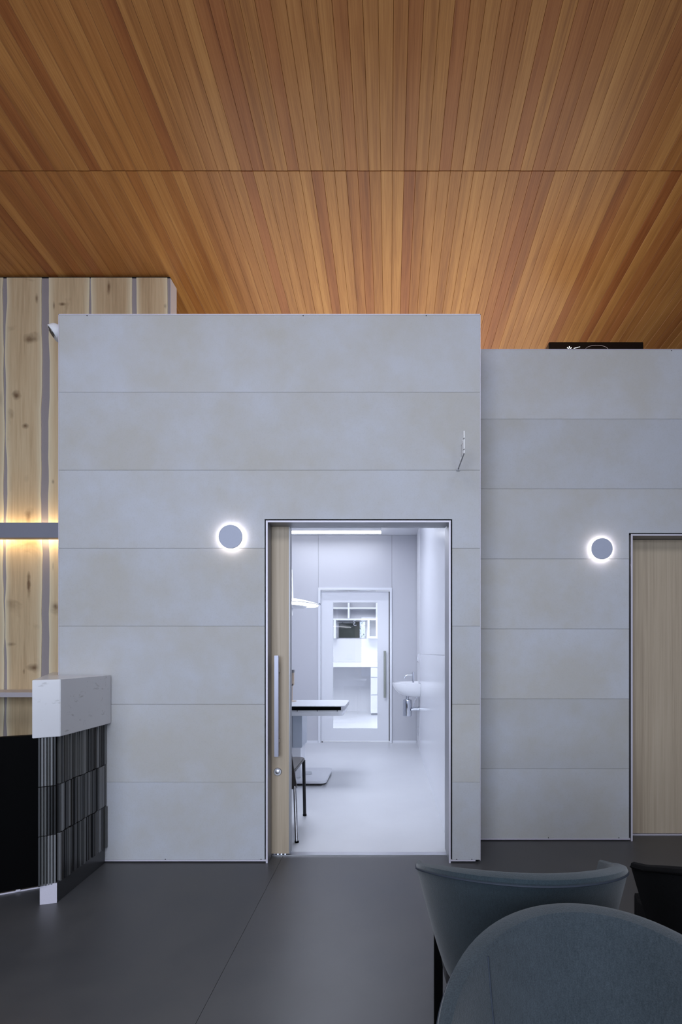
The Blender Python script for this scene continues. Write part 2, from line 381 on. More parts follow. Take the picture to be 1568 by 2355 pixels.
# ------------------------------------------------------------------ near cement wall (wall_center)
DX0, DX1, DZ = -0.735, 0.366, 2.042
WX0, WX1 = -1.977, 0.545
wc = MB()
wc.box(WX0+0.012, DX0-0.01, D1+0.016, D1+0.082, 0, TOP-0.01)          # front leaf left of door (pocket behind it)
wc.box(DX1+0.01, WX1-0.012, D1+0.016, D1+0.21, 0, TOP-0.01)
wc.box(DX0-0.01, DX1+0.01, D1+0.016, D1+0.105, DZ+0.02, TOP-0.01)
wc.box(WX0+0.012, DX0-0.01, D1+0.16, D1+0.21, 0, TOP-0.01)
wc.box(DX0-0.01, DX1+0.01, D1+0.16, D1+0.21, 2.10, TOP-0.01)
WC = struct(wc.build('wall_center', M['dark']), 'near wall of pale grey cement boards around the open sliding door')
def rz(k): return TOP - ROW*k
G = 0.0006; TH = 0.014
def panel(poly, y, par): return MB().prism(poly, y, y+TH, 'y').build('cladding_panel', M['con'], par, bevel=0.0008, seg=1)
gx = 0.010
def rect(x0, x1, z0, z1): return [(x0, z0), (x1, z0), (x1, z1), (x0, z1)]
for k in range(2): panel(rect(WX0+.003, WX1-.003, rz(k+1)+G, rz(k)-(G if k else 0.005)), D1, WC)
z0, z1 = rz(3)+G, rz(2)-G
panel([(WX0+.003, z0), (DX0-gx, z0), (DX0-gx, DZ+gx), (DX1+gx, DZ+gx), (DX1+gx, z0), (WX1-.003, z0), (WX1-.003, z1), (WX0+.003, z1)], D1, WC)
for k in range(3, 7):
    zb = rz(k+1)+G if k < 6 else 0.016
    panel(rect(WX0+.003, DX0-gx, zb, rz(k)-G), D1, WC)
    panel(rect(DX1+gx, WX1-.003, zb, rz(k)-G), D1, WC)
# corner and top trims, bottom rail
B(WX0, WX0+.0028, D1-.001, D1+.21, 0.012, TOP).build('edge_trim', M['alu'], WC)
B(WX1-.0028, WX1, D1-.001, D2, 0.012, TOP).build('edge_trim', M['alu'], WC)
B(WX0, WX1, D1-.001, D1+.21, TOP-.0045, TOP).build('edge_trim', M['alu'], WC)
B(WX0, DX0-.002, D1-.002, D1+.014, 0.008, 0.0155).build('bottom_rail', M['alu'], WC)
B(DX1+.002, WX1-.03, D1-.002, D1+.014, 0.008, 0.0155).build('bottom_rail', M['alu'], WC)
def screw(x, z, y, par): MB().lathe([(0.003, 0), (0.003, 0.0015)], Matrix.Translation((x, y, z)) @ Matrix.Rotation(math.pi/2, 4, 'X'), 10).build('screw', M['blackm'], par)
for px in (200, 697, 980): screw((px-895)/385, 3.268, D1, WC)
for px in (380, 600, 1050, 1085): screw((px-895)/385, 0.02, D1, WC)
B(WX1-.016, WX1-.004, D1+.014, D2-0.001, 0.012, TOP-.005).build('cladding_panel', M['con'], WC)

# ------------------------------------------------------------------ recessed cement wall
RX0 = WX1+0.001; RX1 = 4.5; EX0 = 1.608; EX1 = 2.72
ws = MB()
ws.box(RX0, EX0-.01, D2+.016, D2+.2, 0, TOP-.01).box(EX1+.01, RX1, D2+.016, D2+.2, 0, TOP-.01).box(EX0-.01, EX1+.01, D2+.016, D2+.2, DZ+.02, TOP-.01)
WR = struct(ws.build('wall_recessed', M['dark']), 'recessed wall of pale grey cement boards right of the open door')
for k in range(2): panel(rect(RX0, RX1, rz(k+1)+G, rz(k)-(G if k else 0.005)), D2, WR)
panel([(RX0, z0), (EX0-gx, z0), (EX0-gx, DZ+gx), (EX1+gx, DZ+gx), (EX1+gx, z0), (RX1, z0), (RX1, z1), (RX0, z1)], D2, WR)
for k in range(3, 7):
    zb = rz(k+1)+G if k < 6 else 0.016
    panel(rect(RX0, EX0-gx, zb, rz(k)-G), D2, WR); panel(rect(EX1+gx, RX1, zb, rz(k)-G), D2, WR)
B(RX0, RX1, D2-.001, D2+.2, TOP-.0045, TOP).build('edge_trim', M['alu'], WR)
B(RX0, EX0-.002, D2-.002, D2+.014, 0.008, 0.0155).build('bottom_rail', M['alu'], WR)
screw((1544-895)/345, 3.268, D2, WR); screw(1.06, 0.02, D2, WR); screw(1.53, 0.02, D2, WR); screw(0.565, 2.05, D2, WR)

# ------------------------------------------------------------------ door frames
def frame(name, x0, x1, y, dep_l, dep_r, dep_h, label):
    f = empty(name, ((x0+x1)/2, y, 0)); bpy.context.view_layer.update(); struct(f, label)
    t = 0.010
    B(x0, x0+t, y-.006, y+dep_l, 0, DZ-t).build('jamb', M['alu_d'], f)
    B(x1-t, x1, y-.006, y+dep_r, 0, DZ-t).build('jamb', M['alu_d'], f)
    B(x0, x1, y-.006, y+dep_h, DZ-t, DZ).build('head', M['alu_d'], f)
    e = MB(); e.box(x0-.0005, x0+t+.0005, y-.008, y-.0062, 0, DZ+.0005).box(x1-t-.0005, x1+.0005, y-.008, y-.0062, 0, DZ+.0005).box(x0+t, x1-t, y-.008, y-.0062, DZ-t, DZ+.0005)
    e.build('bright_lip', M['alu'], f)
    return f
F1 = frame('door_1', DX0, DX1, D1, 0.085, 0.21, 0.095, 'sliding door of pale oak pushed left into the near cement wall')
leaf = B(-1.64, -0.6195, 2.985, 3.033, 0.014, 2.034).build('door_leaf', M['door_wood'], F1)
B(-0.6195, -0.612, 2.983, 3.035, 0.014, 2.034).build('edge_strip', M['alu_d'], leaf)
# pull handle
h = MB().box(-0.696, -0.671, 2.925, 2.942, 0.624, 1.237); hd = h.build('pull_handle', M['handle'], leaf, bevel=0.0015)
hp = MB().box(-0.694, -0.673, 2.942, 2.985, 1.135, 1.155).box(-0.694, -0.673, 2.942, 2.985, 0.705, 0.725); hp.build('handle_post', M['steel'], leaf)
RY = Matrix.Rotation(math.pi/2, 4, 'X')
MB().lathe([(0.0245, 0), (0.0245, 0.004), (0.022, 0.007), (0.012, 0.007), (0.012, 0.012), (0.010, 0.013)], Matrix.Translation((-0.688, 2.985, 0.520)) @ RY, 32).build('lock_rose', M['steel'], leaf, smooth=True)
# head track and floor track
tk = MB().box(-0.72, 0.352, 2.988, 3.034, 2.037, 2.060); tk.build('head_track', M['white'], F1)
for dx in (0.327, 0.338): MB().lathe([(0.003, 0), (0.003, 0.0015)], Matrix.Translation((dx, 2.988, 2.045)) @ RY, 10).build('track_screw', M['blackm'], F1)
B(-0.725, 0.356, 2.986, 2.990, 0.0, 0.006).build('floor_track', M['steel'], F1)
B(-0.725, 0.356, 2.990, 3.036, 0.0, 0.003).build('floor_track', M['steel'], F1)
rl = MB()
for xx in (-0.712, -0.69, -0.668, -0.645): rl.tube([(xx, 2.995, 0.006), (xx, 3.02, 0.006)], 0.005, 10)
rl.box(-0.715, -0.64, 2.992, 2.994, 0.003, 0.0045).build('roller', M['chrome'], F1)
F2 = frame('door_2', EX0, EX1, D2, 0.14, 0.14, 0.14, 'closed pale oak door in the recessed cement wall')
lf2 = B(EX0+.0105, EX1-.0105, 3.325, 3.365, 0.012, DZ-.012).build('door_leaf', M['door_wood'], F2)
B(EX0+.0105, EX1-.0105, 3.318, 3.37, 0.0, 0.006).build('threshold', M['alu'], F2)

# ------------------------------------------------------------------ wall lamps
def sconce(x, z, y, label):
    t = empty('wall_lamp', (x, y, z)); bpy.context.view_layer.update()
    T = Matrix.Translation((x, y, z)) @ RY
    R = 0.0705
    MB().lathe([(R-0.001, 0.014), (R, 0.015), (R, 0.022), (R-0.0015, 0.0235)], T, 64).build('disc', M['disc'], t, smooth=True)
    MB().lathe([(0.030, 0), (0.030, 0.014)], T, 32).build('stem', M['white'], t)
    MB().lathe([(0.040, 0.0065), (0.056, 0.0065), (0.056, 0.0135), (0.040, 0.0135)], T, 48).build('led_ring', M['halo'], t)
    tag(t, label, 'lamp', 'round backlit wall lamps'); return t
sconce(-0.942, 1.943, D1, 'round grey backlit wall lamp left of the open sliding door')
sconce(1.409, 1.943, D2, 'round grey backlit wall lamp on the recessed wall beside the closed door')

# ------------------------------------------------------------------ live-edge timber wall
YW = 3.90; SW = 285.1
wt = MB(); zt = lambda y: czl(y) - 0.012
XE = -1.765
v = [(-5.5, YW+.006), (XE, YW+.006), (XE, YW+.105), (-5.5, YW+.105)]
k0 = MB(); k0.v = [(x, y, 0) for x, y in v] + [(x, y, zt(y)-.008) for x, y in v]
k0.f = [(3, 2, 1, 0), (4, 5, 6, 7), (0, 1, 5, 4), (1, 2, 6, 5), (2, 3, 7, 6), (3, 0, 4, 7)]
WT = struct(k0.build('wall_timber', M['resin']), 'wall of upright live-edge timber slabs behind the reception')
kk = MB(); kk.v = [(x, y, czl(y)-.03) for x, y in ((-5.5, YW+.016), (XE-.01, YW+.016), (XE-.01, YW+.1), (-5.5, YW+.1))] + [(x, y, czl(y)+.001) for x, y in ((-5.5, YW+.016), (XE-.01, YW+.016), (XE-.01, YW+.1), (-5.5, YW+.1))]
kk.f = k0.f; kk.build('shadow_joint', M['dark'], WT)
B(XE-.001, XE+.004, YW-.002, YW+.106, 0, czl(YW+.1)-.02).build('end_board', M['shelf'], WT)
def slab(px0, px1, w0, w1, seed):
    rnd = random.Random(seed); N = 44
    zc = zt(YW)-.006
    def wig(a, ph): return [a*(math.sin(i*0.33+ph) + 0.6*math.sin(i*0.81+ph*2.1) + 0.35*math.sin(i*1.9+ph*3)) + rnd.uniform(-.15, .15)*a for i in range(N+1)]
    L = wig(w0, rnd.uniform(0, 6)); R_ = wig(w1, rnd.uniform(0, 6))
    me = bpy.data.meshes.new('timber_slab'); V = []; F = []; E = []
    cols = [0.0, 0.05, 0.16, 0.5, 0.84, 0.95, 1.0]; ev = [0.0, 0.55, 1, 1, 1, 0.55, 0.0]
    X0 = (px0-895)/SW; X1 = (px1-895)/SW
    for i in range(N+1):
        z = 0.02 + (zc-0.02)*i/N
        a = X0 + L[i]/SW; b = X1 + R_[i]/SW
        for c, e in zip(cols, ev):
            V.append((a+(b-a)*c, YW, z)); E.append(e)
    n = len(cols); half = len(V)
    V += [(x, YW+.0055, z) for x, y, z in V]; E += E[:]
    for i in range(N):
        for j in range(n-1):
            q = (i*n+j, i*n+j+1, (i+1)*n+j+1, (i+1)*n+j); F.append(q)
        for j, sg in ((0, 1), (n-1, -1)):
            q = (i*n+j, (i+1)*n+j, (i+1)*n+j+half, i*n+j+half); F.append(q if sg > 0 else q[::-1])
    for i in (0, N):
        for j in range(n-1):
            q = (i*n+j, i*n+j+1, i*n+j+1+half, i*n+j+half); F.append(q[::-1] if i == 0 else q)
    me.from_pydata(V, [], F); at = me.attributes.new('edge', 'FLOAT', 'POINT')
    at.data.foreach_set('value', E); me.materials.append(M['slab'])
    o = bpy.data.objects.new('timber_slab', me); COL.objects.link(o); o.parent = WT; return o
for i, s in enumerate([(-650, -560, 2, 2), (-555, -455, 2, 2), (-445, -345, 2, 2), (-335, -235, 2, 2), (-222, -122, 2, 2), (-112, -8+16, 2, 1.6),
                       (14.5, 95, 1.8, 1.4), (112.5, 205, 1.4, 0.8), (211, 303, 1.2, 0.9), (313.5, 384.5, 0.9, 1.0)]):
    slab(*s, seed=40+i)

# light rail on the timber wall
br = empty('light_rail', (-3.2, 3.8, 2.2)); bpy.context.view_layer.update()
B(-5.4, -1.80, 3.770, 3.835, 2.150, 2.268).build('rail_body', M['beam'], br, bevel=0.002)
B(-5.4, -1.80, 3.8352, 3.845, 2.222, 2.246).build('led_strip', M['ledw'], br)
B(-5.4, -1.80, 3.8352, 3.845, 2.174, 2.198).build('led_strip', M['ledw'], br)
for i in range(4): B(-5.2+i*1.1, -5.17+i*1.1, 3.835, 3.899, 2.200, 2.220).build('mounting_bar', M['alu_d'], br)
tag(br, 'long grey blue light rail with warm glow on the live-edge timber wall', 'lamp')
# back worktop
wk = B(-5.4, -2.05, 3.60, 3.897, 0.922, 0.957).build('worktop', M['shelf'], bevel=0.002)
tag(wk, 'pale lilac worktop fixed across the timber wall behind reception', 'worktop')

# ------------------------------------------------------------------ reception desk
desk = empty('reception_desk', (-1.75, 2.6, 0)); bpy.context.view_layer.update()
A = Vector((-1.751, 2.372)); Bp = Vector((-1.652, 2.430))
f_ = (Bp-A).normalized(); g_ = Vector((-f_.y, f_.x))      # along the front / back-left
g2 = Vector((-0.509, 0.861))
Y1 = D1 - 0.004
E1 = A + g2*((Y1+0.43-A.y)/g2.y)
poly = [tuple(A), tuple(Bp), (-1.660, Y1), (-1.992, Y1), (-1.992, Y1+0.43), tuple(E1)]
MB().prism(poly, 0.834, 1.120).build('marble_top', M['marble'], desk, bevel=0.002)
# body behind the slats
A2 = A + f_*0.022 + g2*0.022; B2 = Bp + Vector((-0.034, 0.022))
core = [tuple(A2), tuple(B2), (-1.700, Y1), (-1.996, Y1), (-1.996, Y1+0.38), tuple(E1+Vector((0.05, -0.05)))]
MB().prism(core, 0.10, 0.8335).build('core', M['dark'], desk)
pl = [tuple(A2+f_*0.006+g2*0.004), (-1.668, 2.428), (-1.697, Y1), (-1.996, Y1), tuple(E1+Vector((0.07, -0.08)))]
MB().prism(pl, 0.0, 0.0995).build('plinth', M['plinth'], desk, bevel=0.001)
pa = A2+f_*0.006+g2*0.004; pb = Vector((-1.668, 2.428)); pn = Vector((f_.y, -f_.x))*0.003
MB().prism([tuple(pa+pn), tuple(pb+pn), tuple(pb+pn*.1), tuple(pa+pn*.1)], 0.0, 0.0995).build('plinth_face', M['alu'], desk)
rowsz = [(0.590, 0.833), (0.344, 0.586), (0.094, 0.340)]
def slat(p, d, nrm, wd, z0, z1, out, mi):
    a = p; b = p + d*wd; c = b + nrm*out; e = a + nrm*out
    MB().prism([tuple(a), tuple(b), tuple(c), tuple(e)], z0, z1).build('slat_tile', M['slats'][mi], desk, bevel=0.0012, seg=1)
rr = random.Random(5)
nf = Vector((f_.y, -f_.x))
FL = (B2-A2).length
for ri, (z0s, z1s) in enumerate(rowsz):
    n = 6
    for i in range(n):
        mi = [[1, 3, 3, 2, 3, 1], [1, 2, 2, 1, 0, 0], [1, 2, 2, 3, 3, 3]][ri][i]
        wgap = 0.0035 if i else 0.003
        slat(A2 + f_*(i*FL/n + 0.0005), f_, nf, FL/n - wgap, z0s, z1s, rr.uniform(0.010, 0.0155), mi)
    n = 26; dd = (Vector((-1.700, Y1)) - B2); L = dd.length; dd = dd/L; nr = Vector((dd.y, -dd.x))
    for i in range(n):
        slat(B2 + dd*(i*L/n + .001), dd, nr, L/n - rr.uniform(.002, .004), z0s, z1s, rr.uniform(0.010, 0.020), rr.choice([0, 1, 2, 2, 3, 3, 4, 0, 1]))
# low black front that carries on to the left
P0 = Vector((-1.80, 2.613)); dr = Vector((-0.149, -0.074)).normalized(); nn = Vector((-dr.y, dr.x)); 
if nn.y > 0: nn = -nn
P1 = P0 + dr*1.9
q = [tuple(P0), tuple(P1), tuple(P1 - nn*0.04), tuple(P0 - nn*0.04)]
MB().prism(q, 0.012, 0.815).build('low_front', M['black'], desk)
q2 = [tuple(P0), tuple(P1), tuple(P1 - nn*0.55), tuple(P0 - nn*0.30)]
q3 = [tuple(P0+nn*0.003), tuple(P1+nn*0.003), tuple(P1 - nn*0.003), tuple(P0 - nn*0.003)]
MB().prism(q3, 0.0, 0.006).build('bottom_strip', M['alu'], desk)
c0 = P0 + dr*0.155
MB().prism([tuple(c0+nn*.008), tuple(c0+dr*.02+nn*.008), tuple(c0+dr*.02-nn*.002), tuple(c0-nn*.002)], 0.006, 0.012).build('clip', M['alu'], desk)
tag(desk, 'reception desk end with white marble top over dark slatted tiles', 'reception desk')

# ------------------------------------------------------------------ security camera on the side of the near wall
sc_ = empty('security_camera', (WX0, D1+.09, 3.215)); bpy.context.view_layer.update()
cx, cy, cz = WX0-0.074, D1+.070, 3.210
dirv = Vector((-0.72, -0.38, -0.58)).normalized()
Rq = dirv.to_track_quat('Z', 'Y').to_matrix().to_4x4()
T = Matrix.Translation((cx, cy, cz)) @ Rq
prof = [(0.001, -0.062)] + [(0.048*math.sin(a), -0.014-0.048*math.cos(a)) for a in [i*math.pi/2/10 for i in range(1, 11)]] + [(0.0485, 0.006), (0.046, 0.010)]
MB().lathe(prof, T, 36).build('dome', M['white'], sc_, smooth=True)
MB().tube([(cx+.03, cy+.02, cz+.02), (WX0+.001, cy+.03, cz+.03)], 0.028, 16).build('mount', M['white'], sc_)
for (lx, ly, r) in ((-0.014, 0.010, 0.022), (0.021, -0.010, 0.012), (0.019, 0.021, 0.012)):
    MB().lathe([(r, 0.0095), (r, 0.012), (r*0.9, 0.0125)], T @ Matrix.Translation((lx, ly, 0)), 24).build('lens', M['plast'], sc_)
tag(sc_, 'white round security camera with dark lenses on the side of the cement wall', 'camera')

# ------------------------------------------------------------------ acrylic blade sign
sg = empty('blade_sign', (0.41, D1, 2.35)); bpy.context.view_layer.update()
B(0.408, 0.4138, D1-.235, D1-.001, 2.348, 2.3515).build('bottom_rail', M['alu_d'], sg)
B(0.400, 0.420, D1-.006, D1-.0002, 2.340, 2.352).build('bracket', M['alu_d'], sg)
for (ya, yb, za, zb) in ((.232, .200, 2.3515, 2.368), (.232, .200, 2.376, 2.428), (.232, .205, 2.436, 2.474), (.190, .150, 2.3515, 2.420), (.190, .165, 2.425, 2.445), (.120, .085, 2.3515, 2.372)):
    B(0.4085, 0.4135, D1-ya, D1-yb, za, zb).build('white_stroke', M['mark'], sg)
B(0.4082, 0.4138, D1-.150, D1-.146, 2.3515, 2.435).build('post', M['alu_d'], sg)
B(0.4095, 0.4125, D1-.215, D1-.212, 2.3515, 2.474).build('post', M['alu_d'], sg)
tag(sg, 'thin projecting blade sign with white strokes seen edge-on above right of the open door', 'sign')

# ------------------------------------------------------------------ hanging screen above the recessed wall
tv = empty('tall_screen', (1.8, 4.25, 3.7)); bpy.context.view_layer.update()
tx0, tx1, ty = 1.385, 2.208, 4.2
B(tx0, tx1, ty, ty+.09, 3.48, 3.952).build('casing', M['screen'], tv, bevel=0.004)
B(tx0+.015, tx1-.015, ty-.003, ty-.0002, 3.50, 3.937).build('display', M['screen'], tv)
mk = MB(); c = Vector((1.562, 3.890))
for i in range(6):
    a = i*math.pi/3 + 0.5; d = Vector((math.cos(a), math.sin(a))); n_ = Vector((-d.y, d.x))*0.004
    p = [c+d*.006+n_*.5, c+d*.022+n_, c+d*.022-n_, c+d*.006-n_*.5]
    mk.prism([tuple(x) for x in p], ty-.0045, ty-.0032, 'y')
mk.prism([(1.60, 3.892), (1.655, 3.906), (1.655, 3.909), (1.60, 3.896)], ty-.0045, ty-.0032, 'y')
mk.build('logo', M['markscr'], tv)
ar = MB(); pts = [(1.80+.1*math.cos(a), 3.88+.040*math.sin(a)) for a in [math.pi*i/14 for i in range(15)]]
for p, q_ in zip(pts, pts[1:]): ar.prism([p, q_, (q_[0], q_[1]+.002), (p[0], p[1]+.002)], ty-.0045, ty-.0032, 'y')
ar.build('arc_mark', M['markdim'], tv)
MB().tube([(1.8, ty+.13, 0.02), (1.8, ty+.13, 3.8)], 0.03, 12).box(1.7, 1.9, ty+.09, ty+.13, 3.62, 3.8).box(1.4, 2.2, ty-.1, ty+.4, 0.0, 0.02).build('stand_post', M['blackm'], tv)
tag(tv, 'top of a black flat screen showing above the recessed cement wall', 'screen')

# ------------------------------------------------------------------ consulting room shell
RWX = 0.385
struct(B(-1.75, -1.66, D1+.22, D4, 0, 2.88).build('wall_inner_left', M['wallin']))
rw = struct(B(RWX+.008, RWX+.12, D1+.212, D3, 0, 2.88).build('wall_inner_right', M['white']), 'glossy white side wall of the consulting room')
B(RWX, RWX+.0075, D1+.212, 6.06, 0.0, 1.2345).build('wall_panel', M['gloss'], rw)
B(RWX, RWX+.0075, D1+.212, 6.06, 1.2365, 2.88).build('wall_panel', M['gloss'], rw)
B(RWX-.002, RWX+.0075, 6.062, 6.70, 0.0, 2.88).build('wall_panel', M['white'], rw)
struct(B(-1.75, 0.5, D1+.212, D4, 2.886, 3.0).build('ceiling_inner', M['white']))
struct(B(-1.75, 0.5, D1+.212, D4, 3.2, 3.262).build('roof_of_rooms', M['room']))
BX0, BX1, BZ = -0.985, 0.036, 2.152
s3 = 1112/D3
bw = MB(); bw.box(-1.66, BX0, D3+.012, D3+.12, 0, 2.886).box(BX1, RWX+.12, D3+.012, D3+.12, 0, 2.886).box(BX0, BX1, D3+.012, D3+.12, BZ, 2.886)
BW = struct(bw.build('wall_back', M['dark']), 'grey back wall of the consulting room')
for x0, x1, za in ((-1.66, BX0-.0015, 0.03), (BX1+.0015, RWX-.001, 0.03)): B(x0, x1, D3, D3+.012, za, 2.884).build('wall_panel', M['wallin'], BW)
B(BX0+.0015, BX1-.0015, D3, D3+.012, BZ+.001, 2.884).build('wall_panel', M['wallin'], BW)
struct(B(-1.66, BX0-.005, D3-.008, D3+.004, 0, 0.03).build('baseboard_left', M['gloss']))
struct(B(BX1+.005, RWX-.004, D3-.008, D3+.004, 0, 0.03).build('baseboard_right', M['gloss']))
# back door
d3 = empty('door_3', ((BX0+BX1)/2, D3, 0)); bpy.context.view_layer.update(); struct(d3, 'white sliding door with tall glass pane at the back of the consulting room')
t = 0.030
fr = MB().box(BX0, BX0+t, D3-.02, D3+.12, 0, BZ).box(BX1-t, BX1, D3-.02, D3+.12, 0, BZ).box(BX0+t, BX1-t, D3-.02, D3+.12, BZ-t, BZ); fr.build('door_frame', M['gloss'], d3)
LY0, LY1 = D3+.05, D3+.09
lx0, lx1, lz0, lz1 = BX0+t+.002, BX1-t-.014, 0.012, BZ-t-.012
s4 = 1112/LY0
gx0, gx1, gz0, gz1 = (765.5-895)/s4, (867.5-895)/s4, CAMZ-175.5/s4, CAMZ+114.5/s4
lf = MB().box(lx0, gx0, LY0, LY1, lz0, lz1).box(gx1, lx1, LY0, LY1, lz0, lz1).box(gx0, gx1, LY0, LY1, lz0, gz0).box(gx0, gx1, LY0, LY1, gz1, lz1)
lf3 = lf.build('door_leaf', M['enamel'], d3)
B(gx0, gx1, LY0+.017, LY0+.022, gz0, gz1).build('pane', M['glass'], lf3)
B(lx1+.001, BX1-t, LY0+.02, LY1, 0.01, lz1).build('seal', M['dark'], d3)
hx = (885-895)/s4
MB().tube([(hx, LY0-.04, CAMZ-104/s4), (hx, LY0-.04, CAMZ+3/s4)], 0.0165, 14).build('handle', simple('satin_nickel', lin(172, 176, 165), 0.35, 0.6), lf3, smooth=True)
for zz in (CAMZ-85/s4, CAMZ-15/s4): MB().tube([(hx, LY0-.03, zz), (hx, LY0, zz)], 0.008, 10).build('handle_post', M['steel'], lf3)
def text(body, size, x, y, z, name, par):
    cu = bpy.data.curves.new(name, 'FONT'); cu.body = body; cu.size = size; cu.extrude = 0.0008; cu.align_x = 'CENTER'
    o = bpy.data.objects.new(name, cu); COL.objects.link(o)
    dg = bpy.context.evaluated_depsgraph_get(); me = bpy.data.meshes.new_from_object(o.evaluated_get(dg))
    bpy.data.objects.remove(o)
    me.transform(Matrix.Translation((x, y, z)) @ Matrix.Rotation(math.pi, 4, 'Z') @ Matrix.Rotation(math.pi/2, 4, 'X'))
    me.materials.clear(); me.materials.append(M['mark'])
    n = bpy.data.objects.new(name, me); COL.objects.link(n); n.parent = par; n.matrix_parent_inverse = par.matrix_world.inverted(); return n
# printed on the far side of the pane, so read backwards from here
bpy.context.view_layer.update()
text('3', 0.118, (815.5-895)/s4, LY0+.026, CAMZ+61/s4, 'door_number', d3)
text('consultation room', 0.030, (794-895)/s4, LY0+.026, CAMZ+67/s4, 'door_lettering', d3)
MB().box(BX0+.04, BX0+.06, D3+.02, D3+.04, 0, 0.012).build('door_stop', M['plast'], d3)

# ------------------------------------------------------------------ ceiling strip lamp
sl = empty('strip_lamp', (-0.8, 6.36, 2.886)); bpy.context.view_layer.update()
B(-1.6, -0.109, 6.33, 6.39, 2.845, 2.886).build('housing', M['white'], sl)
B(-1.6, -0.109, 6.329, 6.391, 2.822, 2.845).build('diffuser', M['led'], sl)
tag(sl, 'lit white strip lamp on the consulting room ceiling', 'lamp')

# ------------------------------------------------------------------ examination table
et = empty('examination_table', (-1.0, 4.8, 0)); bpy.context.view_layer.update()
def rrect(x0, x1, y0, y1, r, n=6):
    P = []
    for cx_, cy_, a0 in ((x1-r, y0+r, -90), (x1-r, y1-r, 0), (x0+r, y1-r, 90), (x0+r, y0+r, 180)):
        P += [(cx_+r*math.cos(math.radians(a0+90*i/n)), cy_+r*math.sin(math.radians(a0+90*i/n))) for i in range(n+1)]
    return P
TX0, TX1, TY0, TY1, TZ = -1.60, -0.414, 4.50, 5.06, 0.757
def ins(d): return rrect(TX0+d, TX1-d, TY0+d, TY1-d, 0.05-d*.5)
MB().prism(ins(0), TZ-.006, TZ).build('tabletop', M['enamel'], et, bevel=0.002)
MB().prism(ins(0.002), TZ-.040, TZ-.0065).build('top_rim', M['steel'], et)
B(TX0+.05, TX1-.035, TY0-.0015, TY0+.001, TZ-.039, TZ-.008).build('black_edge', M['black'], et)
MB().prism(ins(0.02), TZ-.095, TZ-.041).build('apron', M['enamel'], et, bevel=0.003)
for px in (683, 729, 775): MB().tube([((px-895)/247, TY0+.012, TZ-.052), ((px-895)/247, TY0+.012, TZ-.043)], 0.004, 8).build('stud', M['blackm'], et)
B(-1.30, -0.838, 4.64, 4.92, 0.34, TZ-.096).build('upper_column', simple('pale_blue_grey_enamel', lin(176, 184, 196), 0.3), et, bevel=0.004)
B(-0.9305, -0.9285, 4.638, 4.6405, 0.35, TZ-.10).build('column_joint', M['plast'], et)
B(-1.28, -0.853, 4.655, 4.905, 0.045, 0.345).build('lower_column', M['enamel'], et, bevel=0.004)
MB().prism(rrect(-1.50, -0.595, 4.54, 5.08, 0.05), 0.022, 0.045).build('base_plate', M['enamel'], et, bevel=0.003)
MB().prism(rrect(-1.495, -0.60, 4.545, 5.075, 0.05), 0.012, 0.0215).build('base_rim', M['blackm'], et)
B(-0.84, -0.77, 4.80, 4.83, 0.045, 0.075).build('foot_pedal', M['enamel'], et, bevel=0.003)
for x, y in ((-0.635, 4.575), (-0.635, 5.04), (-1.46, 4.575), (-1.46, 5.04)): MB().lathe([(0.014, 0), (0.014, 0.006), (0.006, 0.008), (0.006, 0.0125)], Matrix.Translation((x, y, 0)), 14).build('foot', M['chrome'], et)
tag(et, 'white examination table with black edge on a pale blue grey column', 'table')
# beige device on the table
bd = empty('pole_stand', (-1.0, 4.95, TZ)); bpy.context.view_layer.update()
MB().lathe([(0.05, 0), (0.05, 0.006), (0.012, 0.01)], Matrix.Translation((-0.995, 4.92, TZ)), 20).tube([(-0.995, 4.92, TZ+.008), (-0.993, 4.92, 0.93)], 0.011, 12).build('pole', M['beige'], bd, smooth=True)
B(-1.05, -0.972, 4.90, 4.96, 0.915, 1.062).build('head_box', M['beige'], bd, bevel=0.008)
B(-1.05, -0.966, 4.895, 4.965, 1.05, 1.078).build('cap', M['alu_d'], bd, bevel=0.003)
MB().tube([(-1.02, 4.90, 0.905), (-0.975, 4.90, 0.93)], 0.006, 8).build('lever', M['plast'], bd)
tag(bd, 'beige box on a slim pole standing on the examination table', 'stand')

# ------------------------------------------------------------------ examination lamp
el = empty('examination_lamp', (-0.98, 4.75, 1.75)); bpy.context.view_layer.update()
T = Matrix.Translation((-0.955, 4.72, 1.735)) @ Matrix.Rotation(math.radians(3), 4, 'Y')
MB().lathe([(0.02, 0.046), (0.12, 0.038), (0.20, 0.022), (0.262, 0.008), (0.272, 0.0), (0.268, -0.006)], T, 48).build('lamp_head', M['enamel'], el, smooth=True)
MB().lathe([(0.262, -0.006), (0.255, -0.016), (0.17, -0.024), (0.02, -0.026)], T, 48).build('lit_lens', M['led'], el, smooth=True)
MB().lathe([(0.16, -0.024), (0.13, -0.040), (0.03, -0.046)], T, 32).build('centre_cover', M['enamel'], el, smooth=True)
MB().tube([T @ Vector((0.21, -0.02, 0.014)), T @ Vector((0.285, -0.02, 0.006)), T @ Vector((0.285, 0.05, 0.006)), T @ Vector((0.21, 0.05, 0.014))], 0.005, 8).build('grip', M['chrome'], el)
MB().lathe([(0.022, -0.045), (0.018, -0.12), (0.012, -0.125)], T, 16).build('centre_handle', M['enamel'], el, smooth=True)
MB().tube([T @ Vector((0, 0, 0.04)), (-0.96, 4.72, 2.05), (-1.35, 4.72, 2.3), (-1.55, 4.72, 2.6), (-1.55, 4.72, 2.884)], 0.018, 12).build('arm', M['enamel'], el, smooth=True)
tag(el, 'lit white round examination lamp over the examination table', 'lamp')

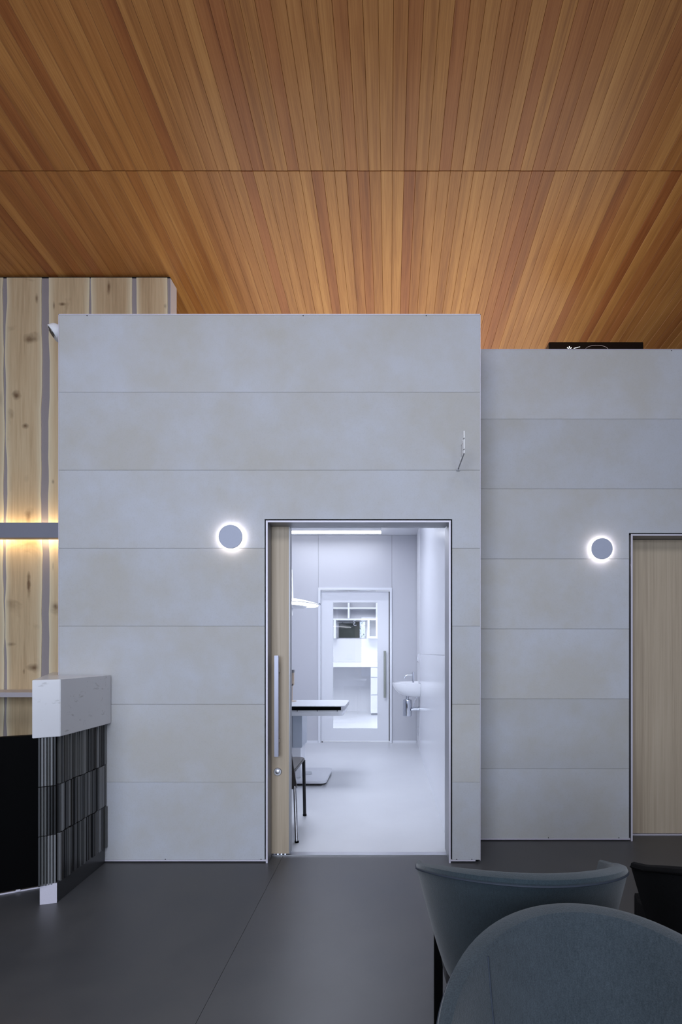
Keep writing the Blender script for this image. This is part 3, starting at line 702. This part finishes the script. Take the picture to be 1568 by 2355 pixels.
# ------------------------------------------------------------------ side chair in the consulting room
sc2 = empty('side_chair', (-0.86, 3.45, 0)); bpy.context.view_layer.update()
seat = MB().prism(rrect(-1.085, -0.640, 3.27, 3.70, 0.05), 0.435, 0.458); seat.build('seat', M['plast'], sc2, bevel=0.006, smooth=True)
bk = MB()
for s_ in (0, 1):
    xr = -0.648 if not s_ else -1.077
    xo = -0.611 if not s_ else -1.114
    MB().tube([(xo, 3.195, 0.0), (xr, 3.30, 0.44)], 0.0125, 14).build('leg', M['steel'], sc2, smooth=True)
    MB().tube([(xo-0.040 if not s_ else xo+.04, 3.722, 0.0), (xr, 3.66, 0.44)], 0.0125, 14).build('leg', M['blackm'], sc2, smooth=True)
for (dx, dy) in ((-0.611, 3.195), (-1.114, 3.195), (-0.651, 3.722), (-1.074, 3.722)): MB().lathe([(0.0145, 0), (0.0145, 0.012)], Matrix.Translation((dx, dy, 0)), 14).build('foot_cap', M['black'], sc2)
bkp = MB(); N = 10
for i in range(N+1):
    z = 0.33 + (0.82-0.33)*i/N; y = 3.27 - 0.075*(i/N)
    hw = 0.238 - 0.060*(i/N)
    for x in (-0.8625-hw, -0.8625+hw):
        bkp.v += [(x, y, z), (x, y+.022, z)]
for i in range(N):
    a = 4*i; b = a+4
    bkp.f += [(a, a+2, b+2, b), (a+3, a+1, b+1, b+3), (a+1, a, b, b+1), (a+2, a+3, b+3, b+2)]
bkp.f += [(0, 1, 3, 2), (4*N, 4*N+2, 4*N+3, 4*N+1)]
bkp.build('backrest', M['plast'], sc2, bevel=0.005)
tag(sc2, 'dark seated metal legged chair behind the sliding door edge', 'chair')

# ------------------------------------------------------------------ wash basin
wb = empty('wash_basin', (RWX, 6.12, 0.87)); bpy.context.view_layer.update()
def bas(sc, n=28, x_front=0.345, hw=0.24):
    P = []
    for i in range(n+1):
        a = math.pi*i/n
        P.append((RWX - 0.0015 - x_front*sc*abs(math.sin(a))**0.75*1.0, 6.17 - hw*sc**0.6*math.cos(a)))
    return P
bz = MB(); rings = []
prof = [(1.0, 0.872), (1.0, 0.862), (0.985, 0.835), (0.93, 0.79), (0.82, 0.745), (0.66, 0.712), (0.50, 0.700)]
for s_, z in prof:
    k = len(bz.v); rings.append(k); bz.v += [(x, y, z) for x, y in bas(s_)]
n = 29
for a, b in zip(rings, rings[1:]): bz.f += [(a+j, a+(j+1) % n, b+(j+1) % n, b+j) for j in range(n)]
bz.f.append(tuple(range(rings[-1], rings[-1]+n)))
inner = []
for s_, z in ((0.93, 0.873), (0.86, 0.85), (0.72, 0.79), (0.5, 0.765)):
    k = len(bz.v); inner.append(k); bz.v += [((x if s_ > .92 else x-0.0), y, z) for x, y in bas(s_)]
rg = [rings[0]] + inner
for a, b in zip(rg, rg[1:]): bz.f += [(b+j, b+(j+1) % n, a+(j+1) % n, a+j) for j in range(n)]
bz.f.append(tuple(range(inner[-1], inner[-1]+n))[::-1])
bz.build('bowl', M['ceram'], wb, smooth=True)
fx, fy = 0.302, 6.13
MB().tube([(fx, fy, 0.872), (fx, fy, 1.005)], 0.0135, 16).build('tap_body', M['chrome'], wb, smooth=True)
MB().tube([(fx, fy, 0.968), (fx-.07, fy, 0.968), (fx-.098, fy, 0.955), (fx-.112, fy, 0.925)], [0.008, 0.007, 0.006, 0.006], 12).build('spout', M['chrome'], wb, smooth=True)
MB().tube([(0.228, fy, 0.70), (0.228, fy, 0.665)], 0.02, 14).lathe([(0.022, 0.665), (0.056, 0.655), (0.057, 0.645), (0.057, 0.455), (0.05, 0.447)], Matrix.Translation((0.228, fy, 0)), 28).build('bottle_trap', M['chrome'], wb, smooth=True)
MB().tube([(0.28, fy, 0.545), (RWX-.004, fy, 0.545)], 0.0165, 14).lathe([(0.03, 0), (0.03, 0.012)], Matrix.Translation((RWX-.014, fy, 0.545)) @ Matrix.Rotation(math.pi/2, 4, 'Y'), 20).build('waste_pipe', M['chrome'], wb, smooth=True)
MB().tube([(0.355, fy-.03, 0.70), (0.325, fy-.03, 0.655), (0.308, fy-.03, 0.60), (0.306, fy-.03, 0.55)], 0.005, 10).tube([(0.290, fy-.03, 0.533), (0.375, fy-.03, 0.533)], 0.010, 10).build('supply_hose', M['chrome'], wb, smooth=True)
MB().tube([(0.275, fy-.03, 0.533), (0.295, fy-.03, 0.533)], 0.019, 12).build('valve', M['chrome'], wb, smooth=True)
tag(wb, 'white wall-hung wash basin with chrome tap and bottle trap', 'basin')
sd = empty('soap_dispenser', (RWX, 6.4, 1.2)); bpy.context.view_layer.update()
MB().prism([(RWX-.0025, 1.235), (RWX-.012, 1.235), (RWX-.022, 1.18), (RWX-.014, 1.14), (RWX-.0025, 1.12)], 6.30, 6.38, 'y').build('body', M['gloss'], sd, bevel=0.002)
MB().tube([(RWX-.014, 6.34, 1.138), (RWX-.014, 6.34, 1.125)], 0.004, 8).build('nozzle', M['alu_d'], sd)
tag(sd, 'small white soap dispenser on the wall above the basin', 'dispenser')
so = B(RWX-.009, RWX-.0025, 6.42, 6.50, 0.14, 0.26).build('wall_socket', M['gloss'], bevel=0.002); tag(so, 'small white wall plate low under the basin', 'socket')

# ------------------------------------------------------------------ room behind the glass door
struct(B(0.395, 0.5, D3+.13, D4, 0, 2.88).build('wall_store_right', M['white']))
s5 = 1112/9.62
sx = lambda p, s=s5: (p-895)/s
zz = lambda p, s=s5: CAMZ + (1500-p)/s
sx0, zz0 = sx, zz
sx = lambda p, s=1112/9.95: (p-895)/s
zz = lambda p, s=1112/9.95: CAMZ + (1500-p)/s
sh = empty('open_shelving', (-0.7, 10.0, 1.6)); bpy.context.view_layer.update()
SY0, SY1 = 9.95, D4-.002
ztop = zz(1350)
def brd(x0, x1, z0, z1, nm='board'): B(x0, x1, SY0, SY1, z0, z1).build(nm, M['gloss'], sh)
brd(sx(740), sx(868), ztop, ztop+.02)
brd(sx(866-2), sx(868), zz(1468), ztop)
brd(sx(740), sx(740)+.02, zz(1425), ztop)
brd(sx(799.5), sx(803.5), zz(1423.5), ztop)
brd(sx(740)+.02, sx(799.5), zz(1400), zz(1397)); brd(sx(803.5), sx(864), zz(1400), zz(1397))
brd(sx(740), sx(864), zz(1426), zz(1422.5))
brd(sx(767), sx(772), zz(1468), zz(1426)); brd(sx(845), sx(849.5), zz(1468), zz(1426))
brd(sx(849.5), sx(864), zz(1468), zz(1463.5))
B(sx(740)+.02, sx(864), SY1-.012, SY1, zz(1422.5), ztop).build('back_board', M['wallin'], sh)
B(sx(849.5), sx(864), SY1-.012, SY1, zz(1463), zz(1426)).build('back_board', M['wallin'], sh)
tag(sh, 'white open shelving on the far wall seen through the door glass', 'shelving')
sx, zz = sx0, zz0
bn = empty('work_bench', (-0.5, 9.9, 0)); bpy.context.view_layer.update()
B(-1.65, 0.39, 9.62, SY1, zz(1534), zz(1524)).build('benchtop', M['gloss'], bn)
bn_c = B(sx(852), 0.385, 9.64, SY1, 0.06, zz(1534)-.001).build('carcass', M['gloss'], bn)
B(sx(853), 0.385, 9.68, SY1, 0.0, 0.06).build('kick_board', M['wallin'], bn)
for (a, b) in ((1536.5, 1557), (1559.5, 1597), (1599.5, 1640)): B(sx(852.5), 0.38, 9.622, 9.640, zz(b), zz(a)).build('drawer_front', M['gloss'], bn)
tag(bn, 'white bench with a stack of drawers seen through the door glass', 'bench')
ot = B(sx(798, 108), sx(809, 108), D4-.012, D4-.0005, zz(1517, 108), zz(1505, 108)).build('wall_outlet', M['gloss'], bevel=0.003); tag(ot, 'square white outlet on the far wall above the bench', 'outlet')
w3 = empty('window_3', (-0.8, D4, 1.7)); bpy.context.view_layer.update(); struct(w3, 'small window under the shelving on the far wall')
t = .02
MB().box(XW0, XW0+.045, D4-.01, D4+.05, ZW0, ZW1).box(XW1-t, XW1, D4-.01, D4+.05, ZW0, ZW1).box(XW0, XW1, D4-.01, D4+.05, ZW1-t, ZW1).box(XW0, XW1, D4-.01, D4+.05, ZW0, ZW0+.008).build('window_frame', M['alu_d'], w3)
B(XW0+.045, XW1-t, D4+.03, D4+.035, ZW0+.008, ZW1-t).build('pane', M['glass'], w3)
xb = (827-895)/108.2
B(XW0+.048, xb, D4+.012, D4+.02, ZW0+.01, ZW1-t-.001).build('dark_view_sheet', M['dglass'], w3)  # added dark sheet in place of the dark view outdoors
lv = MB(); r3 = random.Random(3)
for i in range(700):
    x = r3.uniform(-1.3, -0.2); y = r3.uniform(D4+.35, D4+.8); z = r3.uniform(0.9, 2.4)
    d = Vector((r3.uniform(-1, 1), r3.uniform(-1, 1), r3.uniform(-.6, 1))).normalized(); s_ = Vector((d.y, -d.x, r3.uniform(-.5, .5))).normalized()
    k = len(lv.v); p = Vector((x, y, z)); L = r3.uniform(.05, .09)
    lv.v += [tuple(p), tuple(p+d*L*.5+s_*.014), tuple(p+d*L), tuple(p+d*L*.5-s_*.014)]; lv.f.append((k, k+1, k+2, k+3))
sb = empty('shrub', (-0.75, D4+.6, 0)); bpy.context.view_layer.update()
lo = lv.build('foliage', M['leaf'], sb, fix=False); lo['kind'] = 'stuff'
MB().tube([(-.75, D4+.6, 0), (-.73, D4+.58, 1.0), (-.76, D4+.6, 2.2)], [.03, .02, .008], 8).build('stem', M['plast'], sb)
tag(sb, 'leafy green shrub outside the small far window', 'shrub')

# ------------------------------------------------------------------ tub armchairs
def tub_chair(mat, seatmat):
    """back to -Y, faces +Y, origin on the floor at the centre of the shell"""
    root = empty('tub_armchair')
    def pt(phi, h, inner):
        """phi in degrees from the back; h 0..1 bottom to rim"""
        a = math.radians(phi); q = abs(phi)/97
        zr = 0.716 - 0.107*q**2.1
        z = 0.34 + (zr-0.34)*h
        R = 0.212 + 0.088*(h**0.85)*(1-0.07*q)
        th = 0.045 - 0.024*q**3
        if inner: R -= th
        ex = 1.0; ey = 1.0
        x = R*math.sin(a)*ex; y = -R*math.cos(a)*ey
        if abs(phi) > 90: y = R*math.sin(math.radians(abs(phi)-90))*1.5
        return Vector((x, y, z))
    NP, NH = 48, 12
    sh = MB(); PH = 100
    loops = []
    for i in range(NP+1):
        phi = -PH + 2*PH*i/NP
        ring = [pt(phi, j/NH, False) for j in range(NH+1)]
        o1, i1 = pt(phi, 1, False), pt(phi, 1, True)
        mid = (o1+i1)/2
        ring += [mid + (o1-mid)*0.80 + Vector((0, 0, .008)), mid + Vector((0, 0, .012)), mid + (i1-mid)*0.80 + Vector((0, 0, .008))]
        ring += [pt(phi, j/NH, True) for j in range(NH, -1, -1)]
        loops.append(len(sh.v)); sh.v += [tuple(p) for p in ring]
    m = len(ring)
    for a, b in zip(loops, loops[1:]): sh.f += [(a+j, a+(j+1) % m, b+(j+1) % m, b+j) for j in range(m)]
    sh.f += [tuple(range(loops[0], loops[0]+m)), tuple(range(loops[-1], loops[-1]+m))[::-1]]
    o = sh.build('back_shell', mat, None, smooth=True); local(o, root)
    # piping along the outer rim
    pp = [pt(-PH+2*PH*i/60, 0.985, False)*1.0 for i in range(61)]
    pp = [Vector((p.x*1.004, p.y*1.004, p.z)) for p in pp]
    local(MB().tube(pp, 0.0028, 6).build('piping', M['pipe'] if mat is not M['fabC'] else M['black'], None, smooth=True), root)
    # seams on the inside where back meets arms
    for s_ in (-1, 1):
        q_ = [pt(s_*(56 + 10*(1-h/10)), h/10*0.97+.02, True) for h in range(1, 11)]
        q_ = [Vector((p.x*.997, p.y*.997, p.z)) for p in q_]
        local(MB().tube(q_, 0.0018, 6).build('seam', M['pipe'], None, smooth=True), root)
    P = []
    for i in range(25):
        a = math.radians(-90+180*i/24); P.append((0.205*math.sin(a), -0.2*math.cos(a)))
    P += [(0.205, 0.20), (0.17, 0.25), (-0.17, 0.25), (-0.205, 0.20)]
    local(MB().prism(P, 0.335, 0.455).build('seat', seatmat, None, bevel=0.02, smooth=True, seg=3), root)
    local(MB().prism([(x*1.03, y*.93) for x, y in P], 0.30, 0.334).build('seat_base', M['blackm'], None), root)
    for sx_ in (-1, 1):
        for (yy, xx) in ((-0.12, 0.135), (0.155, 0.214)):
            x = sx_*xx
            local(B(x-.0135, x+.0135, yy-.0135, yy+.0135, 0.0, 0.302 if yy < 0 else 0.345).build('leg', M['black'], None), root)
    return root
ch_b = tub_chair(M['fabB'], M['fabB']); ch_b.location = (0.374, 1.425, 0); ch_b.rotation_euler = (0, 0, 0)
tag(ch_b, 'teal grey tub armchair facing the cement wall, back to back with the slate blue one', 'armchair')
ch_c = tub_chair(M['fabC'], M['fabC']); ch_c.location = (1.035, 1.43, 0); ch_c.rotation_euler = (0, 0, math.radians(4))
tag(ch_c, 'black tub armchair standing right of the teal grey one', 'armchair')
ch_a = tub_chair(M['fabA'], M['fabA']); ch_a.scale = (0.965, 1, 1); ch_a.location = (0.354, 0.735, 0); ch_a.rotation_euler = (0, 0, math.radians(180-13))
tag(ch_a, 'slate blue tub armchair with rounded back, nearest of the three armchairs', 'armchair')
